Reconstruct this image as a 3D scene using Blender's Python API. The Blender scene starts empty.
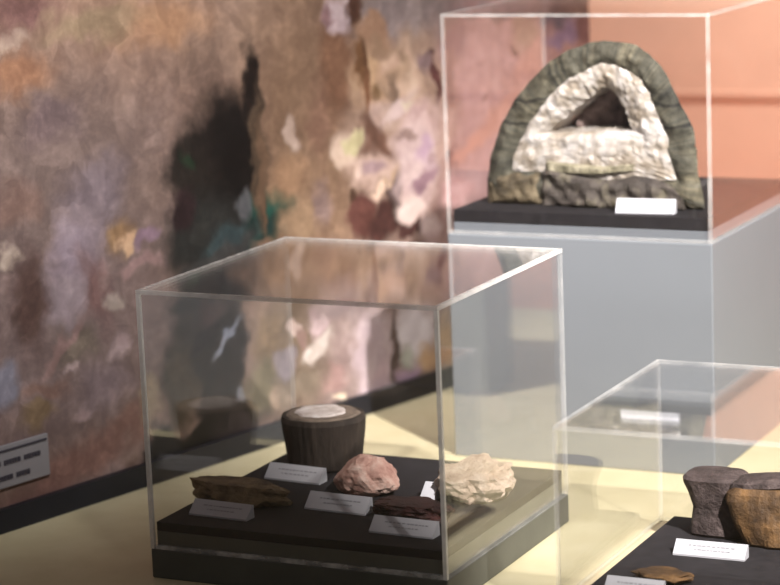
import bpy, bmesh, math, random
from mathutils import Vector, Matrix, noise

S = bpy.context.scene
COL = S.collection
R = math.radians

# ------------------------------------------------------------------ camera
cam_data = bpy.data.cameras.new('camera')
cam = bpy.data.objects.new('camera', cam_data)
COL.objects.link(cam)
FWD = Vector((-0.4314, 0.8817, -0.1908)); RGT = Vector((0.9010, 0.4320, -0.0393))
FWD.normalize(); RGT = (RGT - FWD * RGT.dot(FWD)).normalized(); UPV = RGT.cross(FWD)
cam.matrix_world = Matrix(((RGT.x, UPV.x, -FWD.x, 0), (RGT.y, UPV.y, -FWD.y, 0), (RGT.z, UPV.z, -FWD.z, 1.0142), (0, 0, 0, 1)))
cam_data.sensor_width = 36
cam_data.lens = 2417.5 * 36 / 780
cam_data.dof.use_dof = True
cam_data.dof.focus_distance = 3.3
cam_data.dof.aperture_fstop = 3.5
S.camera = cam
S.view_settings.view_transform = 'Standard'
S.view_settings.look = 'None'
S.view_settings.gamma = 1
S.view_settings.use_curve_mapping = False
S.view_settings.exposure = 0.0
S.cycles.transparent_max_bounces = 48
S.cycles.max_bounces = 10

# ------------------------------------------------------------------ world and lights
world = bpy.data.worlds.new('gallery_air')
S.world = world
world.use_nodes = True
bg = world.node_tree.nodes['Background']
bg.inputs['Color'].default_value = (0.80, 0.78, 0.80, 1)
bg.inputs['Strength'].default_value = 0.14

def spot(name, loc, target, power, size_deg, blend, radius, color):
    d = bpy.data.lights.new(name, 'SPOT')
    d.energy = power; d.spot_size = R(size_deg); d.spot_blend = blend
    d.shadow_soft_size = radius; d.color = color
    o = bpy.data.objects.new(name, d); COL.objects.link(o)
    o.location = loc
    o.rotation_euler = (Vector(target) - Vector(loc)).to_track_quat('-Z', 'Y').to_euler()
    return o

spot('key_spot', (0.6, 1.65, 2.3), (-1.12, 3.72, 0.0), 1480, 32, 0.6, 0.05, (1.0, 0.97, 0.94))
spot('mural_spot', (-0.95, 1.7, 3.0), (-1.76, 3.95, 0.45), 540, 28, 1.0, 0.15, (1.0, 0.98, 0.98))
spot('mural_left_spot', (-0.3, 1.5, 2.6), (-2.12, 2.85, 1.05), 760, 36, 1.0, 0.15, (1.0, 0.98, 0.98))
spot('back_spot', (-0.8, 4.75, 2.5), (-1.2, 6.4, 0.1), 520, 100, 1.0, 0.1, (1.0, 0.98, 0.96))

# ------------------------------------------------------------------ helpers
def lin(c):
    r = []
    for v in c[:3]:
        v = v / 255
        r.append(v / 12.92 if v <= 0.04045 else ((v + 0.055) / 1.055) ** 2.4)
    return (*r, 1)

class NT:
    def __init__(self, name):
        self.m = bpy.data.materials.new(name); self.m.use_nodes = True
        self.t = self.m.node_tree; self.t.nodes.clear()
        self.out = self.n('ShaderNodeOutputMaterial')
    def n(self, kind, **kw):
        o = self.t.nodes.new(kind)
        for k, v in kw.items(): setattr(o, k, v)
        return o
    def l(self, a, b): self.t.links.new(a, b)
    def coords(self):
        return self.n('ShaderNodeTexCoord').outputs['Object']
    def noise(self, vec, scale, detail=4, rough=0.55):
        o = self.n('ShaderNodeTexNoise'); self.l(vec, o.inputs['Vector'])
        o.inputs['Scale'].default_value = scale; o.inputs['Detail'].default_value = detail; o.inputs['Roughness'].default_value = rough
        return o
    def ramp(self, fac, stops):
        o = self.n('ShaderNodeValToRGB'); self.l(fac, o.inputs['Fac'])
        e = o.color_ramp.elements
        while len(e) < len(stops): e.new(0.5)
        for k, (p, c) in enumerate(stops): e[k].position = p; e[k].color = lin(c)
        return o.outputs['Color']
    def mix(self, fac, a, b, mode='MIX'):
        o = self.n('ShaderNodeMix', data_type='RGBA', blend_type=mode)
        for v, s in ((fac, o.inputs['Factor']), (a, o.inputs['A']), (b, o.inputs['B'])):
            if s.type == 'VALUE':
                pass
        sf = o.inputs[0]; sa = o.inputs[6]; sb = o.inputs[7]
        for v, s in ((fac, sf), (a, sa), (b, sb)):
            if hasattr(v, 'is_linked'): self.l(v, s)
            else: s.default_value = v
        return o.outputs[2]
    def bsdf(self, color, rough=0.6, spec=0.4, bump=None, bump_d=0.01, bump_s=0.5):
        b = self.n('ShaderNodeBsdfPrincipled')
        if hasattr(color, 'is_linked'): self.l(color, b.inputs['Base Color'])
        else: b.inputs['Base Color'].default_value = color
        b.inputs['Roughness'].default_value = rough
        b.inputs['Specular IOR Level'].default_value = spec
        if bump is not None:
            u = self.n('ShaderNodeBump'); u.inputs['Distance'].default_value = bump_d; u.inputs['Strength'].default_value = bump_s
            self.l(bump, u.inputs['Height']); self.l(u.outputs['Normal'], b.inputs['Normal'])
        self.l(b.outputs[0], self.out.inputs['Surface'])
        return self.m

def mat_plain(name, c, rough=0.6, spec=0.3, var=0.06, scale=8):
    t = NT(name); co = t.coords(); nz = t.noise(co, scale)
    lo = [max(0, v * (1 - var)) for v in c]; hi = [min(255, v * (1 + var)) for v in c]
    return t.bsdf(t.ramp(nz.outputs['Fac'], [(0.3, lo), (0.7, hi)]), rough, spec)

def mat_rock(name, stops, scale, rough=0.8, bump=0.004, stretch=(1, 1, 1), spec=0.3, detail=6):
    t = NT(name); co = t.coords()
    mp = t.n('ShaderNodeMapping'); mp.inputs['Scale'].default_value = stretch; t.l(co, mp.inputs['Vector'])
    nz = t.noise(mp.outputs[0], scale, detail, 0.65)
    nb = t.noise(mp.outputs[0], scale * 2.6, 5, 0.7)
    return t.bsdf(t.ramp(nz.outputs['Fac'], stops), rough, spec, nb.outputs['Fac'], bump, 0.9)

def link(name, bm, mat, parent=None, smooth=False):
    bmesh.ops.recalc_face_normals(bm, faces=bm.faces)
    me = bpy.data.meshes.new(name); bm.to_mesh(me); bm.free()
    if smooth:
        for p in me.polygons: p.use_smooth = True
    me.materials.append(mat)
    o = bpy.data.objects.new(name, me); COL.objects.link(o)
    if parent: o.parent = parent
    return o

def tag(o, label=None, cat=None, group=None, kind=None):
    if label: o['label'] = label
    if cat: o['category'] = cat
    if group: o['group'] = group
    if kind: o['kind'] = kind
    return o

def empty(name, loc, rz=0):
    o = bpy.data.objects.new(name, None); COL.objects.link(o)
    o.location = loc; o.rotation_euler = (0, 0, rz); o.empty_display_size = 0.05
    return o

def add_box(bm, x0, x1, y0, y1, z0, z1, bevel=0):
    vs = [bm.verts.new((x, y, z)) for z in (z0, z1) for y in (y0, y1) for x in (x0, x1)]
    fs = [bm.faces.new([vs[i] for i in q]) for q in ((0, 2, 3, 1), (4, 5, 7, 6), (0, 1, 5, 4), (2, 6, 7, 3), (0, 4, 6, 2), (1, 3, 7, 5))]
    if bevel:
        es = {e for f in fs for e in f.edges}
        bmesh.ops.bevel(bm, geom=list(es), offset=bevel, segments=2, affect='EDGES', profile=0.5)
    return bm

def box(x0, x1, y0, y1, z0, z1, bevel=0):
    return add_box(bmesh.new(), x0, x1, y0, y1, z0, z1, bevel)

# ------------------------------------------------------------------ materials of the setting
M = {}
def floor_mat():
    t = NT('cream_floor'); co = t.coords()
    a = t.noise(co, 1.6, 5); b = t.noise(co, 14, 4)
    c = t.ramp(a.outputs['Fac'], [(0.3, (196, 184, 148)), (0.7, (208, 198, 164))])
    c = t.mix(0.25, c, t.ramp(b.outputs['Fac'], [(0.35, (184, 170, 132)), (0.65, (212, 202, 170))]))
    return t.bsdf(c, 0.55, 0.3)
M['floor'] = floor_mat()
M['carpet'] = mat_plain('terracotta_carpet', (204, 146, 122), 0.9, 0.1, 0.08, 30)
M['peach'] = mat_plain('peach_paint', (230, 182, 156), 0.75, 0.2, 0.03, 5)
M['black_trim'] = mat_plain('black_baseboard', (26, 27, 34), 0.5, 0.4, 0.1, 20)
M['grey_paint'] = mat_plain('grey_plinth_paint', (114, 117, 122), 0.55, 0.3, 0.02, 3)
M['dark_grey'] = mat_plain('dark_grey_paint', (92, 92, 84), 0.5, 0.35, 0.06, 12)
M['tan'] = mat_plain('tan_board', (188, 172, 140), 0.6, 0.3, 0.05, 6)
M['felt'] = mat_plain('black_felt', (36, 33, 35), 0.85, 0.2, 0.15, 60)
M['card'] = mat_plain('white_card', (206, 204, 209), 0.6, 0.2, 0.02, 20)
M['shaded_card'] = mat_plain('shaded_white_card', (178, 176, 180), 0.6, 0.2, 0.02, 20)  # white card darkened in colour to imitate the dimmer light in the low cases
M['ink'] = mat_plain('grey_ink', (140, 138, 142), 0.7, 0.1, 0.1, 300)

def acrylic():
    t = NT('clear_acrylic')
    lw = t.n('ShaderNodeLayerWeight'); lw.inputs['Blend'].default_value = 0.5
    p = t.n('ShaderNodeMath', operation='POWER'); t.l(lw.outputs['Facing'], p.inputs[0]); p.inputs[1].default_value = 5
    k = t.n('ShaderNodeMath', operation='MULTIPLY_ADD'); t.l(p.outputs[0], k.inputs[0]); k.inputs[1].default_value = 0.96; k.inputs[2].default_value = 0.042
    tr = t.n('ShaderNodeBsdfTransparent'); tr.inputs['Color'].default_value = (0.985, 0.985, 0.985, 1)
    gl = t.n('ShaderNodeBsdfGlossy'); gl.inputs['Roughness'].default_value = 0.02; gl.inputs['Color'].default_value = (1, 1, 1, 1)
    mx = t.n('ShaderNodeMixShader'); t.l(k.outputs[0], mx.inputs[0]); t.l(tr.outputs[0], mx.inputs[1]); t.l(gl.outputs[0], mx.inputs[2])
    t.l(mx.outputs[0], t.out.inputs['Surface'])
    return t.m
M['acrylic'] = acrylic()

def acrylic_edge(name, lo, hi):  # whitish mix painted in to stand for light piped along the edges
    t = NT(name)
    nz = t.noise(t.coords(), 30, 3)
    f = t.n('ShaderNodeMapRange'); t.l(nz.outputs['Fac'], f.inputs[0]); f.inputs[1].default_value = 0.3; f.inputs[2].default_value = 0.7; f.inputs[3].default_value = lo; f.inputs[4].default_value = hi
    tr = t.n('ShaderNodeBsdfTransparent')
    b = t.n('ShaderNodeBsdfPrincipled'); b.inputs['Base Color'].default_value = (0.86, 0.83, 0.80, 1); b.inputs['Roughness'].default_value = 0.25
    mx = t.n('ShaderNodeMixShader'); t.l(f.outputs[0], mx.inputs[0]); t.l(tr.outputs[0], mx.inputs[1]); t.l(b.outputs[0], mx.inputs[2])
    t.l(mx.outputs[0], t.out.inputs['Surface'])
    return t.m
M['edge'] = acrylic_edge('faint_painted_gleam_edge', 0.06, 0.20)
M['edge_gleam_strong'] = acrylic_edge('strong_painted_gleam_edge', 0.50, 0.80)  # brighter copy: light painted in where the key misses the low case
M['edge_gleam_mid'] = acrylic_edge('mid_painted_gleam_edge', 0.30, 0.55)  # middling copy of the painted gleam, for the low case's top
M['edge_painted_glint'] = acrylic_edge('painted_glint_acrylic_edge', 0.02, 0.65)  # reflected glints painted in as whitish noise speckles
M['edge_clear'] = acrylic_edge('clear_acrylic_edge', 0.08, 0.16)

# the printed mural: a hugely enlarged picture of minerals; (along wall, height, two radii, turn, softness, colour)
PATCHES = [  # print colours; left and plinth-shadow patches also lightened in place of lamp light
    (0.184,0.714,0.2209,0.1034,0,0.7,(165, 131, 106)), (0.723,0.697,0.2244,0.0987,0,0.7,(154, 126, 105)), (0.163,0.476,0.2418,0.1952,0,0.7,(146, 124, 116)),
    (0.163,0.245,0.2448,0.1685,0,0.7,(148, 126, 123)), (0.718,0.446,0.1385,0.3189,0,0.5,(150, 118, 88)), (1.266,0.521,0.2753,0.2758,0,0.5,(197, 159, 159)),
    (0.869,0.143,0.2972,0.1326,0,0.5,(181, 159, 153)), (0.976,0.535,0.138,0.1921,0,0.5,(183, 155, 132)), (0.659,0.148,0.0874,0.1191,0,0.6,(138, 118, 98)),
    (1.46,0.595,0.1627,0.1133,0,0.5,(181, 136, 140)), (0.985,0.688,0.165,0.038,0,0.5,(168, 153, 151)), (0.147,0.06,0.2455,0.0279,17,0.7,(153, 112, 99)),
    (1.726,0.411,0.3218,0.3995,0,0.4,(195, 145, 124)), (0.097,0.675,0.0582,0.0291,0,0.7,(168, 119, 78)), (0.086,0.722,0.0308,0.0116,0,0.5,(198, 176, 156)),
    (0.109,0.765,0.0679,0.0362,0,0.7,(141, 100, 92)), (0.396,0.722,0.0986,0.0308,0,0.7,(168, 126, 85)), (0.247,0.731,0.103,0.0209,0,0.7,(160, 136, 104)),
    (0.187,0.395,0.045,0.0684,-20,0.6,(172, 155, 166)), (0.15,0.325,0.0444,0.0394,0,0.6,(170, 153, 159)), (0.047,0.4,0.0193,0.0177,0,0.5,(201, 184, 169)),
    (0.09,0.335,0.0354,0.0749,0,0.6,(108, 78, 70)), (0.223,0.327,0.025,0.0616,20,0.6,(141, 105, 102)), (0.276,0.408,0.0254,0.034,0,0.5,(170, 134, 85)),
    (0.292,0.386,0.0171,0.0155,0,0.4,(216, 182, 140)), (0.336,0.395,0.0304,0.0125,25,0.5,(165, 136, 154)), (0.317,0.351,0.0476,0.0125,10,0.5,(175, 143, 140)),
    (0.269,0.294,0.0213,0.0156,0,0.5,(182, 167, 157)), (0.167,0.213,0.0123,0.0092,0,0.5,(204, 182, 181)), (0.188,0.144,0.0228,0.014,0,0.5,(196, 172, 171)),
    (0.028,0.218,0.027,0.0299,0,0.5,(158, 155, 169)), (0.094,0.158,0.0358,0.0152,0,0.6,(148, 122, 87)), (0.108,0.194,0.04,0.0152,0,0.6,(153, 119, 106)),
    (0.268,0.232,0.0213,0.0188,0,0.5,(192, 170, 171)), (0.174,0.25,0.0369,0.0307,0,0.6,(134, 119, 106)), (0.231,0.176,0.0526,0.0391,0,0.6,(146, 126, 130)),
    (0.154,0.598,0.0598,0.0326,0,0.6,(134, 112, 111)), (0.236,0.481,0.0623,0.0457,20,0.6,(153, 136, 142)), (0.32,0.141,0.0219,0.0478,0,0.5,(175, 155, 126)),
    (0.144,0.256,0.0607,0.0091,40,0.6,(163, 131, 126)), (0.083,0.48,0.0506,0.0295,0,0.6,(151, 119, 106)), (0.512,0.461,0.0976,0.1354,0,0.3,(38, 32, 30)),
    (0.552,0.501,0.0566,0.081,0,0.4,(26, 24, 24)), (0.595,0.586,0.0215,0.0843,0,0.35,(34, 28, 26)), (0.444,0.483,0.0543,0.0508,0,0.4,(46, 40, 36)),
    (0.47,0.374,0.0965,0.0644,0,0.4,(60, 62, 60)), (0.465,0.219,0.0878,0.0978,0,0.25,(66, 58, 52)), (0.462,0.269,0.092,0.0324,0,0.3,(62, 58, 56)),
    (0.399,0.141,0.0497,0.0648,0,0.4,(84, 70, 54)), (0.489,0.098,0.0516,0.0744,0,0.35,(52, 44, 48)), (0.444,0.034,0.1433,0.0363,10,0.2,(24, 20, 20)),
    (0.341,0.047,0.0488,0.042,0,0.2,(22, 18, 18)), (0.487,0.081,0.0563,0.0662,0,0.3,(40, 34, 36)), (0.486,0.182,0.0606,0.0985,0,0.15,(50, 42, 40)),
    (0.527,0.039,0.0477,0.0234,0,0.4,(64, 54, 56)), (0.621,0.389,0.0536,0.0397,10,0.4,(28, 84, 74)), (0.642,0.406,0.0245,0.0199,0,0.5,(30, 104, 90)),
    (0.59,0.36,0.0578,0.0198,10,0.4,(34, 70, 66)), (0.509,0.36,0.0513,0.0227,15,0.4,(70, 92, 96)), (0.567,0.409,0.0191,0.0229,0,0.5,(115, 117, 121)),
    (0.423,0.422,0.027,0.0318,0,0.4,(60, 40, 44)), (0.49,0.333,0.0928,0.0162,15,0.4,(84, 84, 84)), (0.438,0.497,0.0158,0.0111,0,0.5,(36, 60, 40)),
    (0.503,0.199,0.0422,0.0066,38,0.5,(148, 153, 169)), (0.532,0.102,0.0119,0.015,0,0.4,(139, 141, 152)), (0.484,0.249,0.0418,0.0163,0,0.5,(78, 60, 58)),
    (0.603,0.478,0.0144,0.1147,0,0.4,(100, 80, 60)), (0.687,0.509,0.0149,0.0266,0,0.5,(201, 180, 165)), (0.762,0.529,0.0306,0.0672,-5,0.6,(150, 112, 86)),
    (0.674,0.439,0.0446,0.0333,0,0.6,(173, 136, 97)), (0.699,0.364,0.0452,0.037,0,0.6,(168, 138, 103)), (0.757,0.381,0.0205,0.034,0,0.6,(154, 128, 120)),
    (0.611,0.444,0.0073,0.0987,0,0.4,(130, 100, 72)), (0.807,0.622,0.0413,0.1009,0,0.5,(142, 100, 66)), (0.82,0.702,0.0362,0.0335,10,0.4,(201, 182, 184)),
    (0.794,0.697,0.0154,0.0167,0,0.5,(154, 118, 120)), (0.857,0.706,0.0183,0.0337,-15,0.4,(98, 62, 44)), (0.632,0.29,0.0295,0.0268,0,0.6,(150, 116, 82)),
    (0.903,0.592,0.0536,0.0686,0,0.4,(201, 167, 124)), (0.902,0.664,0.0534,0.0239,-20,0.4,(187, 149, 114)), (0.867,0.616,0.0159,0.0442,0,0.4,(140, 96, 44)),
    (0.883,0.615,0.0106,0.0444,8,0.5,(112, 72, 36)), (0.937,0.63,0.0434,0.0155,-25,0.5,(177, 145, 112)), (0.884,0.554,0.0133,0.048,0,0.4,(150, 100, 52)),
    (0.973,0.592,0.044,0.0417,0,0.4,(210, 180, 155)), (1.004,0.541,0.0446,0.0526,0,0.5,(212, 186, 163)), (0.985,0.601,0.0138,0.0348,30,0.6,(181, 153, 124)),
    (0.956,0.576,0.0492,0.0121,20,0.5,(195, 165, 134)), (0.954,0.548,0.0164,0.0278,-25,0.5,(140, 114, 92)), (0.916,0.556,0.0135,0.0138,0,0.5,(146, 112, 66)),
    (0.952,0.517,0.0657,0.0139,25,0.6,(216, 194, 190)), (0.914,0.511,0.0216,0.0277,10,0.6,(201, 175, 161)), (0.997,0.524,0.0223,0.014,0,0.5,(222, 211, 184)),
    (1.064,0.611,0.017,0.0088,0,0.4,(110, 74, 66)), (1.073,0.564,0.0086,0.0496,0,0.4,(112, 62, 58)), (1.049,0.594,0.0226,0.0211,-30,0.4,(154, 128, 128)),
    (0.911,0.469,0.0595,0.0295,-35,0.4,(132, 92, 70)), (0.823,0.47,0.0288,0.0307,0,0.4,(212, 190, 171)), (0.842,0.481,0.0158,0.0171,0,0.4,(206, 196, 153)),
    (0.887,0.427,0.0591,0.0312,0,0.4,(210, 184, 169)), (0.892,0.431,0.0269,0.0156,0,0.5,(185, 157, 159)), (0.9,0.383,0.0487,0.0105,10,0.4,(228, 202, 179)),
    (0.951,0.411,0.0138,0.0246,-20,0.4,(195, 161, 107)), (0.86,0.347,0.0374,0.0417,0,0.3,(118, 66, 54)), (0.922,0.334,0.0437,0.0352,0,0.3,(92, 52, 46)),
    (0.954,0.37,0.0166,0.0494,0,0.3,(70, 42, 34)), (0.995,0.305,0.0393,0.0143,-15,0.3,(88, 50, 46)), (0.836,0.385,0.0106,0.0138,0,0.4,(96, 66, 44)),
    (1.023,0.485,0.0619,0.0424,0,0.5,(210, 182, 177)), (1.01,0.416,0.0618,0.0709,0,0.4,(206, 182, 179)), (1.034,0.389,0.0397,0.0143,35,0.4,(164, 128, 140)),
    (0.986,0.472,0.0278,0.0105,0,0.4,(164, 136, 128)), (0.992,0.341,0.0392,0.0213,0,0.4,(220, 200, 192)), (1.04,0.439,0.0227,0.0214,0,0.5,(195, 165, 182)),
    (1.041,0.303,0.0285,0.0252,0,0.4,(212, 192, 188)), (1.137,0.625,0.0408,0.025,0,0.6,(175, 138, 144)), (1.208,0.564,0.0658,0.0726,0,0.6,(210, 173, 173)),
    (1.349,0.62,0.0439,0.0333,0,0.5,(181, 151, 134)), (1.313,0.59,0.0124,0.0055,0,0.4,(120, 88, 84)), (1.362,0.567,0.0694,0.0261,25,0.5,(201, 151, 140)),
    (1.477,0.605,0.0654,0.0189,10,0.5,(175, 140, 165)), (1.449,0.638,0.0647,0.015,0,0.5,(144, 120, 132)), (1.543,0.606,0.0267,0.0268,0,0.4,(150, 92, 84)),
    (1.12,0.419,0.0146,0.0253,0,0.4,(112, 66, 84)), (1.11,0.556,0.0174,0.0536,0,0.6,(168, 132, 128)), (1.186,0.438,0.0776,0.0164,25,0.7,(214, 161, 142)),
    (1.264,0.48,0.0735,0.0166,25,0.7,(208, 159, 144)), (1.137,0.353,0.0471,0.0255,0,0.5,(214, 171, 169)), (1.214,0.672,0.0716,0.0144,0,0.5,(164, 145, 147)),
    (1.335,0.666,0.0934,0.0147,0,0.5,(144, 120, 122)), (1.223,0.513,0.0121,0.0055,0,0.4,(164, 124, 122)), (0.73,0.138,0.0385,0.0207,20,0.3,(210, 198, 190)),
    (0.733,0.183,0.0256,0.0206,-25,0.4,(201, 178, 179)), (0.677,0.183,0.0151,0.0136,0,0.4,(206, 186, 177)), (0.69,0.159,0.0101,0.0273,0,0.5,(160, 130, 120)),
    (0.872,0.107,0.0542,0.0709,0,0.5,(210, 192, 196)), (0.885,0.05,0.0491,0.0286,20,0.5,(220, 198, 204)), (0.802,0.112,0.0211,0.035,0,0.5,(173, 149, 144)),
    (0.757,0.08,0.0416,0.0209,0,0.5,(187, 153, 147)), (0.776,0.047,0.0157,0.0088,0,0.3,(232, 215, 192)), (0.99,0.12,0.0565,0.0506,0,0.4,(232, 225, 227)),
    (0.959,0.075,0.0196,0.0181,0,0.5,(201, 204, 192)), (1.027,0.062,0.0287,0.0256,0,0.5,(218, 182, 132)), (1.077,0.076,0.0292,0.0553,0,0.5,(210, 175, 124)),
    (0.966,0.043,0.0337,0.0145,20,0.5,(203, 175, 196)), (0.805,0.199,0.079,0.0244,0,0.5,(168, 149, 147)), (0.607,0.184,0.0391,0.0403,0,0.6,(146, 122, 92)),
    (0.586,0.103,0.039,0.0404,0,0.6,(128, 118, 92)), (0.619,0.079,0.0148,0.017,0,0.4,(179, 155, 132)), (0.642,0.126,0.0248,0.0238,0,0.5,(154, 143, 149)),
    (0.68,0.083,0.0606,0.024,0,0.6,(154, 138, 120)), (1.071,0.216,0.0579,0.0546,0,0.6,(191, 159, 155)), (0.81,0.277,0.1051,0.0242,0,0.6,(170, 140, 112)),
    (0.956,0.217,0.0723,0.0178,0,0.6,(187, 155, 142)), (0.933,0.104,0.0083,0.0717,0,0.3,(120, 100, 94)),
]

def mural_mat():
    t = NT('mineral_mural_print'); co = t.coords()
    def warp(vec, scale, amp, detail):
        n = t.n('ShaderNodeTexNoise'); t.l(vec, n.inputs['Vector']); n.inputs['Scale'].default_value = scale; n.inputs['Detail'].default_value = detail
        s = t.n('ShaderNodeVectorMath', operation='SUBTRACT'); t.l(n.outputs['Color'], s.inputs[0]); s.inputs[1].default_value = (0.5, 0.5, 0.5)
        m = t.n('ShaderNodeVectorMath', operation='MULTIPLY'); t.l(s.outputs[0], m.inputs[0]); m.inputs[1].default_value = (amp, 0, amp)
        a = t.n('ShaderNodeVectorMath', operation='ADD'); t.l(vec, a.inputs[0]); t.l(m.outputs[0], a.inputs[1])
        return a.outputs[0]
    fl = t.n('ShaderNodeVectorMath', operation='MULTIPLY'); t.l(co, fl.inputs[0]); fl.inputs[1].default_value = (1, 0, 1)
    p = warp(fl.outputs[0], 18, 0.085, 5)
    base = t.noise(fl.outputs[0], 7, 6, 0.6)
    col = t.ramp(base.outputs['Fac'], [(0.3, (112, 88, 76)), (0.5, (146, 116, 98)), (0.7, (172, 146, 138))])
    for (u, v, ru, rv, ang, soft, c) in PATCHES:
        ch = t.n('ShaderNodeVectorMath', operation='MULTIPLY_ADD'); t.l(col, ch.inputs[0]); ch.inputs[1].default_value = (1e-6, 0, 1e-6); t.l(p, ch.inputs[2])   # evaluated one after another
        mp = t.n('ShaderNodeMapping', vector_type='TEXTURE'); t.l(ch.outputs[0], mp.inputs['Vector'])
        mp.inputs['Location'].default_value = (u, 0, v); mp.inputs['Scale'].default_value = (ru, 1, rv)
        mp.inputs['Rotation'].default_value = (0, -R(ang), 0)
        ln = t.n('ShaderNodeVectorMath', operation='LENGTH'); t.l(mp.outputs[0], ln.inputs[0])
        mr = t.n('ShaderNodeMapRange', interpolation_type='SMOOTHSTEP'); t.l(ln.outputs['Value'], mr.inputs[0])
        mr.inputs[1].default_value = 1 - soft; mr.inputs[2].default_value = 1 + soft; mr.inputs[3].default_value = 1; mr.inputs[4].default_value = 0
        col = t.mix(mr.outputs[0], col, lin(c))
    # crystal facets and grain over everything
    q = warp(fl.outputs[0], 9, 0.12, 3)
    mp = t.n('ShaderNodeMapping'); t.l(q, mp.inputs['Vector']); mp.inputs['Scale'].default_value = (22, 1, 16); mp.inputs['Rotation'].default_value = (0, 0.5, 0)
    vo = t.n('ShaderNodeTexVoronoi', feature='F1'); t.l(mp.outputs[0], vo.inputs['Vector']); vo.inputs['Scale'].default_value = 1.0
    sp = t.n('ShaderNodeSeparateColor'); t.l(vo.outputs['Color'], sp.inputs[0])
    col = t.mix(0.30, col, t.ramp(sp.outputs[0], [(0.0, (70, 62, 62)), (0.5, (128, 126, 128)), (1.0, (206, 200, 198))]), 'SOFT_LIGHT')
    g = t.noise(fl.outputs[0], 34, 5, 0.6)
    col = t.mix(0.42, col, t.ramp(g.outputs['Fac'], [(0.3, (60, 56, 58)), (0.5, (128, 126, 126)), (0.7, (214, 206, 204))]), 'SOFT_LIGHT')
    g3 = t.noise(q, 70, 4, 0.7)
    col = t.mix(0.25, col, t.ramp(g3.outputs['Fac'], [(0.35, (70, 66, 66)), (0.5, (127, 126, 126)), (0.65, (200, 194, 192))]), 'SOFT_LIGHT')
    g2 = t.noise(fl.outputs[0], 12, 4, 0.6)
    col = t.mix(0.35, col, t.ramp(g2.outputs['Fac'], [(0.35, (96, 92, 98)), (0.65, (170, 166, 160))]), 'SOFT_LIGHT')
    hs = t.n('ShaderNodeHueSaturation'); hs.inputs['Saturation'].default_value = 0.82; t.l(col, hs.inputs['Color'])
    return t.bsdf(hs.outputs[0], 0.5, 0.25)
M['mural'] = mural_mat()

# ------------------------------------------------------------------ setting
tag(link('floor', box(-4.2, 2.2, 0.4, 4.6, -0.05, 0), M['floor']), kind='structure')
tag(link('floor_carpet', box(-4.2, 2.2, 4.6, 6.4, -0.06, -0.004), M['carpet']), kind='structure')
WA = 0.2414
wrot = math.pi / 2 - WA
def on_wall(name, bm, mat):
    o = link(name, bm, mat); o.location = (-2.059, 2.858, 0); o.rotation_euler = (0, 0, wrot); return o
tag(on_wall('wall_left', box(-1.6, 1.555, 0.0, 0.08, 0, 2.4), M['mural']), kind='structure')
tag(on_wall('baseboard_left', box(-1.6, 1.555, -0.012, 0.0, 0, 0.036), M['black_trim']), kind='structure')
tag(link('wall_back', box(-4.2, 2.2, 6.4, 6.5, -0.06, 2.6), M['peach']), kind='structure')
tag(link('trim_1', box(-4.2, 2.2, 6.385, 6.4, 0.232, 0.246, 0.003), M['peach']), kind='structure')

# unseen grey block, added to darken the reflection in the low case's side panel
tag(link('added_reflection_block', box(-0.855, 0.4, 3.85, 3.97, 0, 0.30, 0.003), M['dark_grey']), kind='structure')

# caption printed on a grey panel fixed flat to the mural
plq = empty('wall_caption_panel', (-2.059, 2.858, 0), wrot)
tag(plq, 'grey caption panel with two dark lines of text, low on the mural at far left', 'caption panel')
link('panel', box(-0.14, 0.100, -0.006, 0.0, 0.066, 0.130, 0.001), mat_plain('grey_caption_paint', (128, 124, 126), 0.6, 0.2, 0.03, 10), plq)
rng = random.Random(5)
bm = bmesh.new()
for zt, x1 in ((0.101, 0.088), (0.078, 0.062)):
    x = -0.12; run = 0
    while x < x1:
        hgt = rng.choice((0.007, 0.007, 0.007, 0.010))
        add_box(bm, x, x + 0.0042, -0.0075, -0.006, zt, zt + hgt)
        x += 0.0056; run += 1
        if run > rng.randint(4, 9): x += 0.006; run = 0
add_box(bm, -0.12, 0.096, -0.0075, -0.006, 0.121, 0.124)
link('printed_text', bm, mat_plain('dark_caption_ink', (62, 58, 64), 0.7, 0.1, 0.05, 50), plq)

# ------------------------------------------------------------------ acrylic cases
def cover(root, w, d, zb, zt, th=0.005, e=0.0055, up='edge', low='edge'):
    def bars(name, em, p, qs):
        for q in qs: link(name, box(*q), M[em], p)
    def panel(bx, edges, em='edge'):
        p = link('acrylic_panel', box(*bx), M['acrylic'], root)
        bars('polished_edge', em, p, edges)
        return p
    g = 0.0004
    z0, z1 = zb + e + g, zt - e - g
    # front and back carry the upright edges and their own bottom edge
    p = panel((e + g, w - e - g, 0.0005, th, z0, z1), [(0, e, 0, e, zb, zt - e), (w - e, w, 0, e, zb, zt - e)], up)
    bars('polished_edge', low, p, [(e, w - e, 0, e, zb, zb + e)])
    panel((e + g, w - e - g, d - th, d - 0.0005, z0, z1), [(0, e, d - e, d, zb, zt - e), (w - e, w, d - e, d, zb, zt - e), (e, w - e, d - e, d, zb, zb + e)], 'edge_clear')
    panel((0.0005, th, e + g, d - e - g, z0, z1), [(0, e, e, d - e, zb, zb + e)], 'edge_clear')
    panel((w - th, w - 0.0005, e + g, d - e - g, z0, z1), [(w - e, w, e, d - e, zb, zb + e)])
    panel((e + g, w - e - g, e + g, d - e - g, zt - th, zt - 0.0005), [(0, w, 0, e, zt - e, zt), (0, w, d - e, d, zt - e, zt), (0, e, e, d - e, zt - e, zt), (w - e, w, e, d - e, zt - e, zt)], 'edge' if up == 'edge' else 'edge_gleam_mid')

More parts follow.
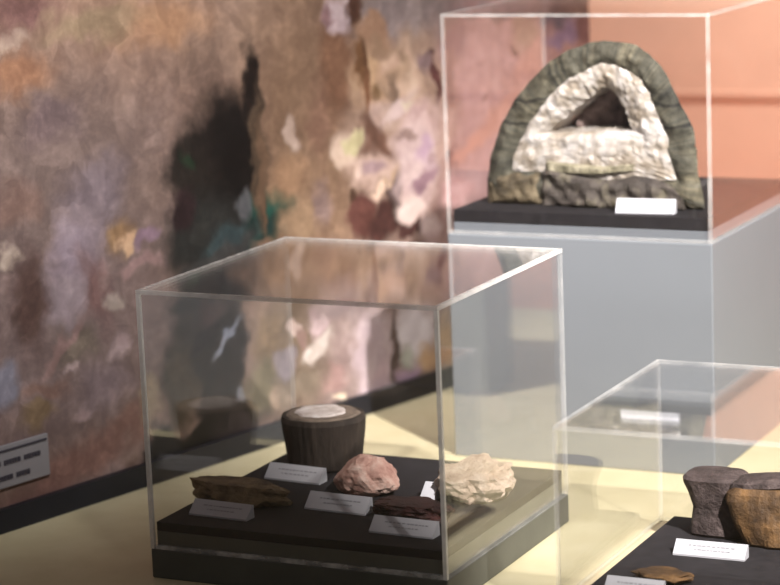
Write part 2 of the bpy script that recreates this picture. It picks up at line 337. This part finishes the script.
# low case in front of the mural
LC = (-1.724, 2.739); lw, ld = 0.45, 0.431
case = empty('display_case', (LC[0], LC[1], 0))
tag(case, 'low clear acrylic case on dark grey base holding five specimens, before the mural', 'display case')
link('base', box(0, lw, 0, ld, 0, 0.042, 0.002), M['dark_grey'], case)
link('inner_deck', box(0.007, lw - 0.007, 0.007, ld - 0.007, 0.042, 0.066, 0.001), M['dark_grey'], case)
link('felt_board', box(0.007, lw - 0.007, 0.007, ld - 0.007, 0.066, 0.079, 0.001), M['felt'], case)
cover(case, lw, ld, 0.042, 0.406, 0.005, 0.0055, 'edge_gleam_strong', 'edge_painted_glint')

# low case at the right edge
RC = (-1.137, 2.778); rw, rd = 0.44, 0.401
case2 = empty('display_case', (RC[0], RC[1], 0))
tag(case2, 'small low acrylic case holding a split brown rock, in front of the tall grey plinth', 'display case')
link('base', box(0, rw, 0, rd, 0, 0.012, 0.001), M['tan'], case2)
link('felt_board', box(0.030, rw - 0.028, 0.012, rd - 0.024, 0.012, 0.028, 0.001), M['felt'], case2)
cover(case2, rw, rd, 0.012, 0.250, 0.004, 0.005)

# tall plinth with the large geode
UC = (-1.588, 3.463); uw, ud = 0.441, 0.423
pl = empty('display_plinth', (UC[0], UC[1], 0))
tag(pl, 'tall grey painted plinth topped by a clear acrylic case with the arched geode inside', 'display plinth')
link('plinth_body', box(0, uw, 0, ud, 0, 0.366, 0.002), M['grey_paint'], pl)
link('inner_deck', box(0.008, uw - 0.008, 0.008, ud - 0.008, 0.366, 0.384, 0.001), M['grey_paint'], pl)
link('felt_board', box(0.008, uw - 0.008, 0.008, ud - 0.008, 0.384, 0.404, 0.001), M['felt'], pl)
cover(pl, uw, ud, 0.366, 0.716)

# ------------------------------------------------------------------ label cards
def card(loc, w, h, rz, label, text=2, tilt=48):
    o = empty('label_card', loc, rz)
    tag(o, label, 'label card', 'printed specimen labels')
    c, s = math.cos(R(tilt)), math.sin(R(tilt))
    bm = bmesh.new()          # a leaning card: wedge profile extruded along x
    prof = [(0, 0), (0, 0.0025), (h * c, h * s), (h * c + 0.003, h * s - 0.001), (h * c + 0.004, 0)]
    a = [bm.verts.new((-w / 2, y, z)) for y, z in prof]; b = [bm.verts.new((w / 2, y, z)) for y, z in prof]
    bm.faces.new(a); bm.faces.new(b[::-1])
    for i in range(len(prof)):
        j = (i + 1) % len(prof); bm.faces.new((a[i], a[j], b[j], b[i]))
    link('card', bm, M['shaded_card' if text else 'card'], o)
    if text:
        rng = random.Random(int(loc[0] * 1000))
        bm = bmesh.new(); ny, nz = -s, c
        for k in range(text):
            v = 0.64 - 0.26 * k
            x = -w * (0.30 - 0.08 * k)
            while x < w * (0.34 - 0.12 * k):
                ww = rng.uniform(0.002, 0.006)
                q = []
                for vv in (v - 0.035, v + 0.035):
                    for xx in (x, x + ww):
                        y = h * c * vv; z = 0.0025 + (h * s - 0.0025) * vv
                        q.append((xx, y + ny * 0.0004, z + nz * 0.0004))
                vs = [bm.verts.new(p) for p in (q[0], q[1], q[3], q[2])]
                bv = [bm.verts.new((p[0], p[1] - ny * 0.0006, p[2] - nz * 0.0006)) for p in (q[0], q[1], q[3], q[2])]
                bm.faces.new(vs); bm.faces.new(bv[::-1])
                for i in range(4):
                    j = (i + 1) % 4; bm.faces.new((vs[j], vs[i], bv[i], bv[j]))
                x += ww + rng.uniform(0.001, 0.0025)
        link('printed_text', bm, M['ink'], o)
    return o

ZL = 0.0792; ZR = 0.0282; ZU = 0.4042
card((-1.632, 2.985, ZL), 0.094, 0.028, R(-4), 'white label leaning at the foot of the dark quartz-topped stump')
card((-1.643, 2.787, ZL), 0.094, 0.026, R(-3), 'white label in front of the long brown specimen, nearest the case corner at left')
card((-1.500, 2.863, ZL), 0.097, 0.029, R(-3), 'white label in front of the rounded pink rock')
card((-1.364, 2.790, ZL), 0.096, 0.027, R(-2), 'white label in front of the flat dark red specimen')
card((-1.402, 2.955, ZL), 0.022, 0.030, R(-3), 'narrow white label standing beside the pale crystal lump', 0)
card((-0.998, 2.979, ZR), 0.100, 0.025, R(1), 'white label in front of the split brown rock')
card((-1.040, 2.795, ZR), 0.078, 0.026, R(0), 'white label at the front of the small case, before the flat brown chip')
card((-1.265, 3.492, ZU), 0.094, 0.025, R(4), 'blank white label on black felt at the foot of the arched geode', 0, 62)

# ------------------------------------------------------------------ specimens
def rock(name, mat, parent, size, seed, amp=0.25, freq=1.6, sub=4, cuts=(), loc=(0, 0, 0), rz=0, smooth=False, ridged=0.0):
    bm = bmesh.new()
    bmesh.ops.create_icosphere(bm, subdivisions=sub, radius=1)
    off = Vector((seed * 3.1, seed * 1.7, seed * 2.3))
    for v in bm.verts:
        d = v.co.normalized()
        r = 1 + amp * noise.noise(d * freq + off) + amp * 0.5 * noise.noise(d * freq * 2.7 + off) + amp * 0.25 * noise.noise(d * freq * 6 + off)
        if ridged: r += ridged * (noise.voronoi(d * freq * 3 + off)[0][0] - 0.3)
        v.co = d * r
    for n, dist in cuts:                       # flat fracture faces
        n = Vector(n).normalized()
        for v in bm.verts:
            k = v.co.dot(n) - dist
            if k > 0: v.co -= n * k * 0.94
    for v in bm.verts:
        if v.co.z < -0.75: v.co.z = -0.75
        v.co.x *= size[0]; v.co.y *= size[1]; v.co.z = (v.co.z + 0.75) * size[2]
    o = link(name, bm, mat, parent, smooth)
    o.location = loc; o.rotation_euler = (0, 0, rz)
    return o

# dark ribbed stump with a quartz patch on top
M['stump'] = mat_rock('dark_brown_stone', [(0.3, (34, 28, 25)), (0.55, (58, 49, 43)), (0.75, (84, 72, 62))], 40, 0.75, 0.003, (1, 1, 0.25))
M['stump_top'] = mat_rock('grey_cut_stone', [(0.35, (96, 84, 74)), (0.65, (136, 120, 106))], 60, 0.6, 0.001)
M['quartz'] = mat_rock('white_quartz', [(0.3, (176, 160, 150)), (0.55, (214, 202, 196)), (0.75, (240, 234, 230))], 50, 0.45, 0.003)
st = empty('quartz_stump', (-1.628, 3.085, ZL), R(10))
tag(st, 'dark ribbed round stone stump with a white quartz patch on its flat top', 'mineral specimen', 'specimens in the low case')
bm = bmesh.new(); N = 72; rings = []
prof = [(0.0, 0.0495), (0.004, 0.053), (0.03, 0.056), (0.055, 0.0595), (0.072, 0.061), (0.079, 0.0585)]
for z, r in prof:
    ring = []
    for i in range(N):
        a = 2 * math.pi * i / N
        k = 1 + 0.03 * noise.noise(Vector((math.cos(a) * 2, math.sin(a) * 2, 3))) + 0.022 * noise.noise(Vector((math.cos(a) * 9, math.sin(a) * 9, z * 8)))
        ring.append(bm.verts.new((r * k * 1.04 * math.cos(a), r * k * 0.98 * math.sin(a), z)))
    rings.append(ring)
for p, q in zip(rings, rings[1:]):
    for i in range(N): bm.faces.new((p[i], p[(i + 1) % N], q[(i + 1) % N], q[i]))
bm.faces.new(rings[0][::-1]); bm.faces.new(rings[-1])
link('stone_body', bm, M['stump'], st)
def disc(name, mat, parent, rx, ry, z0, z1, wob, seed, cx=0, cy=0):
    bm = bmesh.new(); lo, hi, mid = [], [], []
    for i in range(48):
        a = 2 * math.pi * i / 48
        k = 1 + wob * noise.noise(Vector((math.cos(a) * 1.7 + seed, math.sin(a) * 1.7, seed)))
        x, y = rx * k * math.cos(a), ry * k * math.sin(a)
        lo.append(bm.verts.new((cx + x, cy + y, z0))); mid.append(bm.verts.new((cx + x * 0.93, cy + y * 0.93, z1 * 0.75 + z0 * 0.25))); hi.append(bm.verts.new((cx + x * 0.72, cy + y * 0.72, z1)))
    for p, q in ((lo, mid), (mid, hi)):
        for i in range(48): bm.faces.new((p[i], p[(i + 1) % 48], q[(i + 1) % 48], q[i]))
    bm.faces.new(lo[::-1]); bm.faces.new(hi)
    return link(name, bm, mat, parent)
disc('cut_top', M['stump_top'], st, 0.056, 0.053, 0.0788, 0.082, 0.05, 2)
disc('quartz_patch', M['quartz'], st, 0.040, 0.036, 0.0818, 0.0855, 0.25, 7, -0.002, -0.002)

# long brown specimen
M['brown'] = mat_rock('olive_brown_ore', [(0.3, (52, 44, 34)), (0.5, (108, 90, 66)), (0.65, (136, 116, 86)), (0.8, (84, 70, 56))], 32, 0.75, 0.005)
o = rock('brown_ore_slab', M['brown'], None, (0.078, 0.032, 0.021), 4, 0.3, 1.7, 4, [((0, 0, 1), 0.55), ((0.2, -1, 0.3), 0.7)], (-1.656, 2.872, ZL), R(-6))
tag(o, 'long low olive-brown ore slab lying behind the label at the left of the low case', 'mineral specimen', 'specimens in the low case')

# pink rock
M['pink'] = mat_rock('pink_granular_rock', [(0.3, (150, 104, 94)), (0.5, (186, 146, 132)), (0.7, (208, 182, 168))], 45, 0.7, 0.003)
o = rock('pink_rock', M['pink'], None, (0.046, 0.034, 0.031), 9, 0.22, 1.5, 4, [((1, -0.1, 0.5), 0.8), ((-0.9, -0.2, 0.7), 0.85)], (-1.497, 2.966, ZL), R(8))
tag(o, 'rounded salmon-pink rock in the middle of the low case', 'mineral specimen', 'specimens in the low case')

# dark red flat specimen
M['darkred'] = mat_rock('dark_red_ore', [(0.35, (26, 18, 18)), (0.6, (58, 32, 30)), (0.78, (104, 56, 50))], 36, 0.5, 0.004)
o = rock('dark_red_ore', M['darkred'], None, (0.055, 0.032, 0.018), 12, 0.28, 1.7, 4, [((0, 0, 1), 0.6)], (-1.380, 2.872, ZL), R(-4))
tag(o, 'flat blackish red ore piece near the front right corner of the low case', 'mineral specimen', 'specimens in the low case')

# pale crystal lump
M['pale'] = mat_rock('pale_pink_crystal', [(0.3, (142, 118, 102)), (0.55, (172, 152, 136)), (0.75, (194, 178, 164))], 34, 0.5, 0.006)
cl = empty('pale_crystal_lump', (-1.340, 2.992, ZL), R(20))
tag(cl, 'pale pinkish white crystal lump at the back right of the low case', 'mineral specimen', 'specimens in the low case')
rock('crystal_mass', M['pale'], cl, (0.051, 0.046, 0.032), 15, 0.26, 1.9, 4, [((-0.3, -0.4, 1), 0.75)], ridged=0.18)
rng = random.Random(3)
for k, (x, y, hgt, r) in enumerate(((0.010, 0.010, 0.052, 0.015), (-0.014, 0.006, 0.046, 0.013))):
    bm = bmesh.new(); lo = []; hi = []
    for i in range(6):
        a = math.pi / 3 * i + 0.3 * k
        lo.append(bm.verts.new((r * math.cos(a), r * math.sin(a), 0))); hi.append(bm.verts.new((r * 0.9 * math.cos(a), r * 0.9 * math.sin(a), hgt * 0.7)))
    tip = bm.verts.new((0.002, 0, hgt))
    for i in range(6):
        j = (i + 1) % 6; bm.faces.new((lo[i], lo[j], hi[j], hi[i])); bm.faces.new((hi[i], hi[j], tip))
    bm.faces.new(lo[::-1])
    c = link('crystal_point', bm, M['pale'], cl); c.location = (x, y, 0.004); c.rotation_euler = (R(rng.uniform(-14, 14)), R(rng.uniform(-16, 16)), 0)

# split brown rock in the small case
M['barkdark'] = mat_rock('dark_purple_brown_stone', [(0.3, (42, 34, 32)), (0.55, (78, 66, 64)), (0.75, (108, 94, 90))], 30, 0.75, 0.006)
M['rust'] = mat_rock('rusty_brown_fracture', [(0.3, (44, 32, 24)), (0.48, (82, 60, 38)), (0.7, (128, 94, 58))], 26, 0.65, 0.004)
sr = empty('split_rock', (-0.985, 3.085, ZR), R(0))
tag(sr, 'split rock, dark purplish left half and rusty brown right half, in small case', 'mineral specimen')
def column_rock(name, mat, parent, prof, ax, ay, seed, loc, rz=0, amp=0.10):
    bm = bmesh.new(); rings = []; n = 56
    for z, rx, ry, ox in prof:
        ring = []
        for i in range(n):
            a = 2 * math.pi * i / n
            c, s = math.cos(a), math.sin(a)
            k = 1 + amp * noise.noise(Vector((c * 1.6 + seed, s * 1.6, z * 14))) + amp * 0.5 * noise.noise(Vector((c * 4 + seed, s * 4, z * 40)))
            sq = (abs(c) ** 3 + abs(s) ** 3) ** (-1 / 3)        # boxy outline
            ring.append(bm.verts.new((ox + rx * ax * k * sq * c, ry * ay * k * sq * s, z)))
        rings.append(ring)
    for p, q in zip(rings, rings[1:]):
        for i in range(n): bm.faces.new((p[i], p[(i + 1) % n], q[(i + 1) % n], q[i]))
    bm.faces.new(rings[0][::-1]); bm.faces.new(rings[-1])
    o = link(name, bm, mat, parent); o.location = loc; o.rotation_euler = (0, 0, rz); return o
column_rock('dark_half', M['barkdark'], sr, [(0.0, .040, .030, .004), (0.004, .042, .033, .004), (0.02, .040, .033, .004), (0.04, .038, .032, .005), (0.06, .041, .034, .002), (0.075, .044, .036, -.002), (0.081, .044, .037, -.003), (0.085, .040, .033, -.003)], 1, 1, 3.4, (-0.038, 0.014, 0), 0, 0.06)
column_rock('rusty_half', M['rust'], sr, [(0.0, .044, .036, .014), (0.004, .046, .039, .013), (0.015, .049, .038, .009), (0.03, .052, .037, .005), (0.045, .054, .034, .002), (0.06, .055, .030, -.002), (0.07, .053, .027, -.002), (0.078, .046, .022, 0)], 1, 1, 8, (0.040, -0.006, 0), R(8), 0.14)
column_rock('dark_crust', M['barkdark'], sr, [(0.0, .050, .026, 0), (0.006, .057, .032, .002), (0.012, .054, .030, .002), (0.016, .04, .020, .002)], 1, 1, 21, (0.040, 0.004, 0.0735), R(8), 0.16).rotation_euler[1] = R(-4)

o = rock('brown_chip', M['rust'], None, (0.040, 0.022, 0.010), 22, 0.3, 1.8, 3, [((0, 0, 1), 0.5)], (-1.022, 2.868, ZR), R(4))
tag(o, 'flat brown stone chip behind the frontmost label of the small case', 'mineral specimen')

# ------------------------------------------------------------------ the arched geode
GX, GY = -1.374, 3.538
def gp(px, py):                                   # outline study: x along the front, z up from the felt
    return ((px - 595) * 0.001735, (205 + (px - 490) * 0.043 - py) * 0.00153)
OUT = [gp(*q) for q in ((490, 205), (490, 195), (492, 172), (496, 152), (505, 128), (519, 100), (533, 82), (548, 67), (562, 55), (578, 46), (594, 41), (609, 39), (626, 40), (641, 45), (653, 53), (664, 66), (672, 80), (679, 97), (687, 115), (695, 132), (697, 155), (699, 180), (703, 212))]
INN = [gp(*q) for q in ((519, 171), (521, 158), (527, 142), (537, 122), (548, 108), (565, 86), (587, 71), (609, 62), (622, 64), (634, 70), (647, 79), (655, 95), (660, 112), (667, 124), (671, 140), (672, 158), (678, 182), (640, 182), (600, 180), (551, 172))]
CAV = [gp(*q) for q in ((552, 133), (562, 124), (576, 112), (590, 100), (602, 91), (611, 86), (620, 93), (627, 105), (632, 118), (636, 132), (610, 132), (590, 132))]
GC = gp(605, 122)
def radial(poly, a):
    d = Vector((math.cos(a), math.sin(a))); o = Vector(GC); best = None
    for i in range(len(poly)):
        p = Vector(poly[i]); q = Vector(poly[(i + 1) % len(poly)]); e = q - p
        den = d.x * e.y - d.y * e.x
        if abs(den) < 1e-12: continue
        w = p - o
        t = (w.x * e.y - w.y * e.x) / den; s = (w.x * d.y - w.y * d.x) / den
        if t > 0 and -1e-6 <= s <= 1 + 1e-6: best = t if best is None else max(best, t)
    return best or 0.001
def ring_solid(name, mat, parent, outer, inner, yf_out, yf_in, yback, seed, rough, freq, nr=9, na=220, back=0.60, inback=1.0):
    """solid band between two closed outlines; the front is rough, the back is flat"""
    bm = bmesh.new(); F = []
    for i in range(na):
        a = 2 * math.pi * i / na; ro, ri = radial(outer, a), radial(inner, a); row = []
        for k in range(nr + 1):
            s = k / nr; r = ri + (ro - ri) * s
            x, z = GC[0] + r * math.cos(a), GC[1] + r * math.sin(a)
            y = yf_in + (yf_out - yf_in) * s - 0.008 * math.sin(math.pi * s)
            nv = Vector((x * freq + seed, z * freq, seed))
            y += rough * noise.noise(nv) + rough * 0.6 * noise.noise(nv * 2.3) + rough * 0.5 * (noise.voronoi(nv * 1.4)[0][0] - 0.4)
            if k in (0, nr):
                w = 0.0035 * noise.noise(Vector((math.cos(a) * 6 + seed, math.sin(a) * 6, 1))) * (1 if k == 0 else 0.7)
                x += w * math.cos(a); z += w * math.sin(a)
            row.append(bm.verts.new((x, y, max(z, 0.0))))
        F.append(row)
    def depth_row(k, scale, steps, zc):
        rows = []
        for j in range(1, steps + 1):
            t = j / steps; rr = []
            for i in range(na):
                v = F[i][k].co; sc = 1 + (scale - 1) * t
                bump = 0.004 * noise.noise(Vector((v.x * 60, t * 5 + seed, v.z * 60)))
                rr.append(bm.verts.new((GC[0] + (v.x - GC[0]) * sc + bump, v.y + (yback - v.y) * t, max(zc + (v.z - zc) * sc + bump, 0.0))))
            rows.append(rr)
        return rows
    O = depth_row(nr, back, 6, 0.0); I = depth_row(0, inback, 6, GC[1])
    for i in range(na):
        j = (i + 1) % na
        for k in range(nr): bm.faces.new((F[i][k], F[i][k + 1], F[j][k + 1], F[j][k]))
        prev = (F[i][nr], F[j][nr])
        for row in O: bm.faces.new((prev[0], row[i], row[j], prev[1])); prev = (row[i], row[j])
        last_o = prev; prev = (F[j][0], F[i][0])
        for row in I: bm.faces.new((prev[0], row[j], row[i], prev[1])); prev = (row[j], row[i])
        bm.faces.new((last_o[0], prev[1], prev[0], last_o[1]))
    return link(name, bm, mat, parent)

def rind_mat():
    t = NT('grey_green_geode_rind'); co = t.coords()
    a = t.noise(co, 26, 6, 0.65)
    c = t.ramp(a.outputs['Fac'], [(0.28, (60, 57, 51)), (0.5, (110, 106, 95)), (0.72, (156, 151, 138))])
    # short cross cracks running from the inside outwards
    sx = t.n('ShaderNodeSeparateXYZ'); t.l(co, sx.inputs[0])
    dx = t.n('ShaderNodeMath', operation='SUBTRACT'); t.l(sx.outputs[0], dx.inputs[0]); dx.inputs[1].default_value = GC[0]
    dz = t.n('ShaderNodeMath', operation='SUBTRACT'); t.l(sx.outputs[2], dz.inputs[0]); dz.inputs[1].default_value = GC[1] - 0.06
    an = t.n('ShaderNodeMath', operation='ARCTAN2'); t.l(dz.outputs[0], an.inputs[0]); t.l(dx.outputs[0], an.inputs[1])
    cb = t.n('ShaderNodeCombineXYZ'); t.l(an.outputs[0], cb.inputs[0])
    w = t.noise(cb.outputs[0], 14, 3, 0.7)
    c = t.mix(0.8, c, t.ramp(w.outputs['Fac'], [(0.34, (40, 40, 36)), (0.44, (120, 120, 114)), (0.66, (186, 182, 170))]), 'OVERLAY')
    # two dark fracture lines running across the shell
    wv = t.noise(co, 16, 3, 0.6)
    for px, py in ((520, 97), (670, 128)):
        zz = t.n('ShaderNodeMath', operation='MULTIPLY_ADD'); t.l(wv.outputs['Fac'], zz.inputs[0]); zz.inputs[1].default_value = 0.03; t.l(sx.outputs[2], zz.inputs[2])
        df = t.n('ShaderNodeMath', operation='SUBTRACT'); t.l(zz.outputs[0], df.inputs[0]); df.inputs[1].default_value = gp(px, py)[1] + 0.015
        ab = t.n('ShaderNodeMath', operation='ABSOLUTE'); t.l(df.outputs[0], ab.inputs[0])
        mr = t.n('ShaderNodeMapRange'); t.l(ab.outputs[0], mr.inputs[0]); mr.inputs[1].default_value = 0.001; mr.inputs[2].default_value = 0.004; mr.inputs[3].default_value = 0.85; mr.inputs[4].default_value = 0
        c = t.mix(mr.outputs[0], c, lin((30, 27, 24)))
    big = t.noise(co, 9, 3, 0.5)
    c = t.mix(0.5, c, t.ramp(big.outputs['Fac'], [(0.36, (58, 56, 54)), (0.5, (126, 124, 120)), (0.64, (188, 180, 166))]), 'OVERLAY')
    return t.bsdf(c, 0.75, 0.3, a.outputs['Fac'], 0.006, 0.9)
M['rind'] = rind_mat()
def crystal_mat():
    t = NT('white_crystal_lining'); co = t.coords()
    vo = t.n('ShaderNodeTexVoronoi'); t.l(co, vo.inputs['Vector']); vo.inputs['Scale'].default_value = 70
    a = t.noise(co, 22, 6, 0.65)
    c = t.ramp(a.outputs['Fac'], [(0.28, (112, 96, 80)), (0.42, (150, 138, 124)), (0.58, (182, 174, 168)), (0.75, (200, 194, 192))])
    return t.bsdf(c, 0.4, 0.5, vo.outputs['Distance'], 0.0018, 0.6)
M['crystal'] = crystal_mat()
M['cavity'] = mat_rock('brown_cavity_crystals', [(0.3, (70, 56, 52)), (0.6, (122, 102, 96)), (0.8, (160, 142, 136))], 40, 0.5, 0.004)
M['goldrock'] = mat_rock('golden_brown_rind', [(0.3, (52, 46, 38)), (0.5, (90, 78, 60)), (0.72, (128, 114, 92))], 30, 0.75, 0.005)
M['baserock'] = mat_rock('dark_base_rock', [(0.3, (44, 38, 36)), (0.52, (80, 72, 66)), (0.75, (122, 114, 94))], 26, 0.75, 0.006)

M['greenrock'] = mat_rock('grey_green_ledge', [(0.3, (92, 88, 70)), (0.5, (134, 126, 104)), (0.72, (184, 174, 152))], 34, 0.75, 0.005)
ge = empty('arched_geode', (GX, GY, ZU), R(-1))
tag(ge, 'large arched grey geode with white crystal lining and triangular hollow, on tall plinth', 'geode')
ring_solid('rind', M['rind'], ge, OUT, INN, 0.010, 0.004, 0.17, 2, 0.005, 34, inback=0.62)
INN2 = [(GC[0] + (x - GC[0]) * 1.012, GC[1] + (z - GC[1]) * 1.012) for x, z in INN]
ring_solid('crystal_lining', M['crystal'], ge, INN2, CAV, 0.002, 0.012, 0.10, 5, 0.0038, 60, 14, back=0.85)
# back of the hollow
bm = bmesh.new(); vs = []; CAVB = [(GC[0] + (x - GC[0]) * 1.15, GC[1] + (z - GC[1]) * 1.15) for x, z in CAV]
bmesh.ops.create_grid(bm, x_segments=26, y_segments=26, size=0.5)
for v in bm.verts:
    x = GC[0] + v.co.x * 0.13 - 0.002; z = GC[1] + v.co.y * 0.10 + 0.006
    v.co = Vector((x, 0.080 + 0.014 * noise.noise(Vector((x * 50, z * 50, 2))), z))
ext = bmesh.ops.extrude_face_region(bm, geom=list(bm.faces))
for v in [g for g in ext['geom'] if isinstance(g, bmesh.types.BMVert)]: v.co.y = 0.11
link('hollow_back', bm, M['cavity'], ge)
# shelf of white crystal below the hollow
def slab(name, mat, parent, pts, y0, y1, seed, rough=0.008, freq=40, nu=40, nv=12):
    """closed block whose front outline is the band between a lower and an upper polyline"""
    lo, up = pts
    def at(poly, t):
        x = poly[0][0] + (poly[-1][0] - poly[0][0]) * t
        for (x0, z0), (x1, z1) in zip(poly, poly[1:]):
            if x <= x1 + 1e-9: return Vector((x, z0 + (z1 - z0) * (x - x0) / (x1 - x0)))
        return Vector(poly[-1])
    bm = bmesh.new(); G = []
    for i in range(nu + 1):
        a, b = at(lo, i / nu), at(up, i / nu); col = []
        for k in range(nv + 1):
            p = a.lerp(b, k / nv); e = max(abs(i / nu - 0.5) * 2, abs(k / nv - 0.5) * 2) ** 5
            q = Vector((p.x * freq + seed, p.y * freq, seed))
            y = y0 + e * 0.012 + rough * noise.noise(q) + rough * 0.6 * noise.noise(q * 2.2)
            col.append(bm.verts.new((p.x, y, max(p.y, 0.0))))
        G.append(col)
    B = [[bm.verts.new((v.co.x, y1, v.co.z)) for v in c] for c in G]
    for i in range(nu):
        for k in range(nv):
            bm.faces.new((G[i][k], G[i + 1][k], G[i + 1][k + 1], G[i][k + 1])); bm.faces.new((B[i][k], B[i][k + 1], B[i + 1][k + 1], B[i + 1][k]))
    for i in range(nu):
        bm.faces.new((G[i][0], B[i][0], B[i + 1][0], G[i + 1][0])); bm.faces.new((G[i][nv], G[i + 1][nv], B[i + 1][nv], B[i][nv]))
    for k in range(nv):
        bm.faces.new((G[0][k], G[0][k + 1], B[0][k + 1], B[0][k])); bm.faces.new((G[nu][k], B[nu][k], B[nu][k + 1], G[nu][k + 1]))
    return link(name, bm, mat, parent)
slab('crystal_shelf', M['crystal'], ge, ([gp(556, 156), gp(600, 164), gp(652, 162)], [gp(556, 138), gp(575, 133), gp(612, 131), gp(640, 137), gp(652, 148)]), -0.002, 0.06, 3, 0.0035, 50)
slab('greenish_ledge', M['greenrock'], ge, ([gp(553, 174), gp(600, 177), gp(646, 172)], [gp(553, 160), gp(580, 164), gp(610, 167), gp(646, 164)]), -0.010, 0.03, 6, 0.004)
slab('dark_base_block', M['baserock'], ge, ([gp(549, 210), gp(600, 212), gp(686, 213)], [gp(549, 173), gp(558, 170), gp(575, 174), gp(600, 180), (gp(625, 181)), gp(640, 177), gp(660, 181), gp(674, 188), gp(686, 200)]), -0.013, 0.02, 11, 0.012, 30)
slab('golden_corner', M['goldrock'], ge, ([gp(492, 207), gp(520, 208), gp(549, 209)], [gp(493, 184), gp(505, 174), gp(522, 170), gp(536, 174), gp(549, 170)]), -0.004, 0.03, 15, 0.005)
